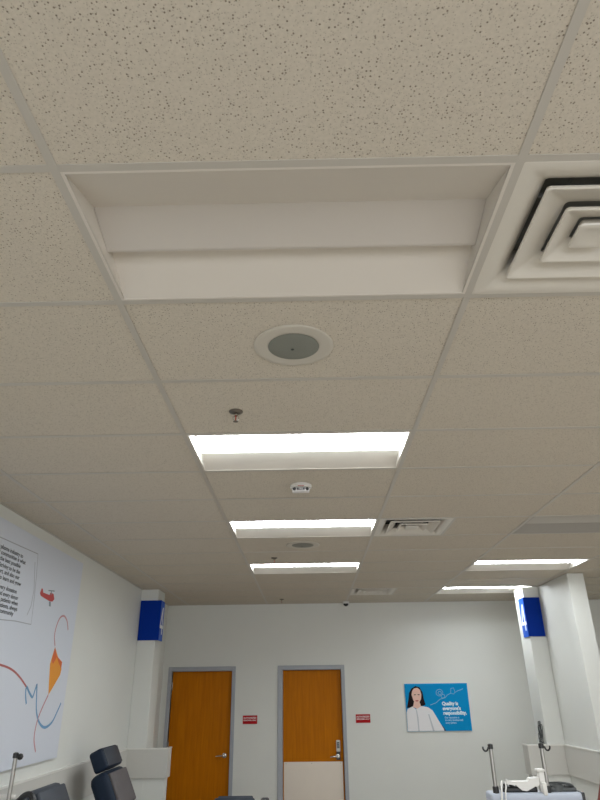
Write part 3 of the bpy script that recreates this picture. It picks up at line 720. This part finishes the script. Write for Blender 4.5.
# ------------------------------------------------------------------ plasma machines (front towards local -Y)
def machine(label, loc, rz, zt=1.236, flip=1, hooks=(-1, 1), tops=(0.230, 0.230), knob=False):
    root = thing('donation_machine', label, 'medical machine', loc, rz, 'plasma donation machines')
    w = 0.254; d0, d1 = -0.02, 0.34
    link('cart_base', B((-0.25, -0.02, 0.06), (0.25, 0.40, 0.12), 0.02, 2), M_CASEG, root, True)
    for x in (-0.21, 0.21):
        for y in (0.03, 0.35):
            bm = bmesh.new(); lathe(bm, [(0.03, -0.012), (0.03, 0.012)], 16, Matrix.Translation((x, y, 0.03)) @ Matrix.Rotation(PI/2, 4, 'Y')); link('caster', bm, M_BLACK, root, True)
    link('cart_column', B((-0.12, 0.08, 0.11), (0.12, 0.30, 0.80), 0.015, 2), M_CASEG, root, True)
    bm = B((-w, d0, 0.76), (w, d1, zt-0.16), 0.02, 3); box(bm, (-w+0.003, d0, zt-0.20), (w-0.003, 0.10, zt-0.03), 0.01, 2); cs = link('case', bm, M_CASE, root, True)
    link('screen', B((-0.13, d0-0.006, 0.93), (0.13, d0+0.004, 1.12), 0.004, 1), M_BLACK, cs)
    link('top_panel', B((-w+0.004, d0-0.006, zt-0.045), (w-0.004, 0.115, zt), 0.014, 3), mat('machine_top', (0.42, 0.46, 0.54), 0.35), root, True)
    link('side_trim', B((w-0.012, d0-0.008, zt-0.30), (w+0.006, 0.11, zt+0.002), 0.006, 2), M_BLACK, root, True)
    # poles with hooks
    for x, hs, tp in zip((-0.216*flip, 0.071*flip), hooks, tops):
        bm = bmesh.new(); tube(bm, [(x, 0, zt-0.01), (x, 0, zt+tp)], 0.0108, 14)
        p = link('pole', bm, M_STEEL, root, True)
        bm = bmesh.new(); lathe(bm, [(0.0165, zt-0.002), (0.0165, zt+0.028), (0.013, zt+0.032)], 16, Matrix.Translation((x, 0, 0))); link('pole_collar', bm, M_BLACK, p, True)
        bm = bmesh.new(); z = zt+tp
        lathe(bm, [(0.0145, z-0.018), (0.0145, z+0.004), (0.008, z+0.008), (0, z+0.008)], 16, Matrix.Translation((x, 0, 0)))
        if knob and hs > 0: lathe(bm, [(0, -0.016), (0.011, -0.012), (0.016, 0), (0.011, 0.012), (0, 0.016)], 16, Matrix.Translation((x+0.026, -0.004, z-0.012)))
        else: tube(bm, smooth_pts([(x, -0.005, z-0.006), (x+hs*0.014, -0.008, z-0.010), (x+hs*0.022, -0.008, z-0.024), (x+hs*0.034, -0.008, z-0.028), (x+hs*0.044, -0.008, z-0.018), (x+hs*0.045, -0.008, z-0.006)], 5), 0.0048, 8)
        link('hook', bm, M_BLACK, p, True)['label'] = 'black hook'
    return root
mr = machine('plasma donation machine with two hooked poles and blue-grey top, before the pier', (1.2305, 4.0, 0), 0)
# its own fittings: white swing arm, cradle, black pump housing, tubing
z = 1.236
bm = bmesh.new()
prism(bm, [(-0.150, 0.040), (-0.145, 0.062), (-0.120, 0.052), (-0.03, 0.052), (-0.02, 0.066), (0.055, 0.072), (0.06, 0.04), (0.01, 0.030), (-0.045, 0.006), (-0.07, 0.010), (-0.10, 0.034)][::-1], 0.05, basis((0, 0.05, z), (1, 0, 0), (0, 0, 1)))
o = link('swing_arm', bm, M_CASEW, mr); o['label'] = 'white plastic swing arm'
bm = bmesh.new(); box(bm, (0.030, -0.01, z+0.0), (0.062, 0.03, z+0.105), 0.006, 2); box(bm, (0.022, -0.014, z+0.098), (0.066, 0.034, z+0.112), 0.004, 2); box(bm, (0.036, -0.03, z-0.012), (0.060, -0.006, z+0.05), 0.006, 2)
o = link('tube_clamp', bm, M_CASEW, mr, True); o['label'] = 'white upright clamp'
bm = bmesh.new(); box(bm, (-0.17, 0.01, z-0.004), (0.02, 0.10, z+0.026), 0.01, 3)
for k in range(5): lathe(bm, [(0.013, z+0.02), (0.013, z+0.038), (0, z+0.042)], 12, Matrix.Translation((-0.15+0.035*k, 0.04, 0)))
link('pump_housing', bm, M_BLACK, mr, True)
bm = bmesh.new(); box(bm, (0.085, 0.01, z-0.004), (0.235, 0.11, z+0.022), 0.01, 3)
lathe(bm, [(0.050, z), (0.048, z+0.026), (0.034, z+0.038), (0, z+0.040)], 24, Matrix.Translation((0.135, 0.055, 0)))
lathe(bm, [(0.030, z), (0.030, z+0.030), (0, z+0.034)], 18, Matrix.Translation((0.190, 0.05, 0)))
tube(bm, smooth_pts([(0.10, 0.05, z+0.038), (0.15, 0.02, z+0.042), (0.20, 0.01, z+0.035), (0.225, 0.03, z+0.02)], 5), 0.006, 8)
o = link('centrifuge_cover', bm, M_DGREY, mr, True); o['label'] = 'dark grey rotor cover'
bm = bmesh.new(); tube(bm, smooth_pts([(-0.165, 0.04, z+0.05), (-0.180, 0.0, z+0.045), (-0.195, -0.034, z), (-0.20, -0.036, z-0.12), (-0.18, -0.036, z-0.28)], 6), 0.0055, 8)
tube(bm, smooth_pts([(-0.15, 0.04, z+0.05), (-0.160, -0.01, z+0.03), (-0.175, -0.034, z-0.01), (-0.178, -0.036, z-0.14), (-0.15, -0.036, z-0.28)], 6), 0.004, 8)
link('tubing', bm, M_CASEW, mr, True)

zl = 1.236
ml = machine('plasma donation machine at the lower left edge, tall pole with black knob', (-1.80, 3.7, 0), 0, 1.236, 1, (-1, 1), (0.245, 0.238), True)
ml.location.x = -1.63
bm = bmesh.new(); box(bm, (-0.05, 0.02, zl), (0.06, 0.07, zl+0.05), 0.01, 3); box(bm, (-0.02, 0.0, zl+0.04), (0.10, 0.02, zl+0.055), 0.004, 1)
link('tube_clamp', bm, M_CASEW, ml, True)
bm = bmesh.new(); tube(bm, smooth_pts([(0.10, 0.05, zl-0.01), (0.12, 0.04, zl+0.035), (0.16, 0.03, zl+0.052), (0.19, 0.02, zl+0.03), (0.20, 0.02, zl-0.02)], 6), 0.016, 10)
box(bm, (-0.02, 0.04, zl-0.002), (0.12, 0.14, zl+0.018), 0.008, 2)
link('pump_housing', bm, M_BLACK, ml, True)

# ------------------------------------------------------------------ dark cable bundle on the low wall by the right column
bm = bmesh.new(); rr = random.Random(5)
for k in range(6):
    y = 8.60 + 0.018*k + rr.uniform(-.01, .01); x = CRX-0.020-0.006*(k % 3); top = 1.24+rr.uniform(0, 0.16)
    tube(bm, smooth_pts([(x, y, 1.150), (x-0.004, y+0.012, 1.19), (x+0.004, y-0.008, top-0.03), (x, y+0.006, top), (x-0.006, y+0.022, top-0.03), (x, y+0.028, 1.18), (x-0.002, y+0.03, 1.150)], 5), 0.0038, 7)
tag(link('cable_bundle', bm, M_DGREY, None, True), 'dark looped cable bundle standing on the low wall against the right column', 'cable')

# ------------------------------------------------------------------ added fill light and colour
ld = bpy.data.lights.new('added_fill_light', 'AREA'); ld.shape = 'RECTANGLE'; ld.size = WX1-WX0; ld.size_y = WZ1-WZ0  # unseen area lamp added outside the window to brighten the room
ld.energy = 42; ld.color = (1.0, 0.98, 0.95)
lo = bpy.data.objects.new('added_fill_light', ld); COL.objects.link(lo); lo.location = ((WX0+WX1)/2, YF-0.2, (WZ0+WZ1)/2); lo.rotation_euler = (PI/2, 0, PI)
lo.rotation_euler = (math.radians(90), 0, 0)
wd = bpy.data.worlds.new('world'); bpy.context.scene.world = wd; wd.use_nodes = True
wd.node_tree.nodes['Background'].inputs[0].default_value = (0.75, 0.85, 1.0, 1); wd.node_tree.nodes['Background'].inputs[1].default_value = 0.8
vs = bpy.context.scene.view_settings; vs.view_transform = 'Standard'; vs.look = 'None'; vs.exposure = 1.3; vs.gamma = 1.0; vs.use_curve_mapping = False
bpy.context.scene.cycles.use_denoising = True
bpy.context.scene.cycles.max_bounces = 10; bpy.context.scene.cycles.diffuse_bounces = 6
bpy.context.view_layer.update()
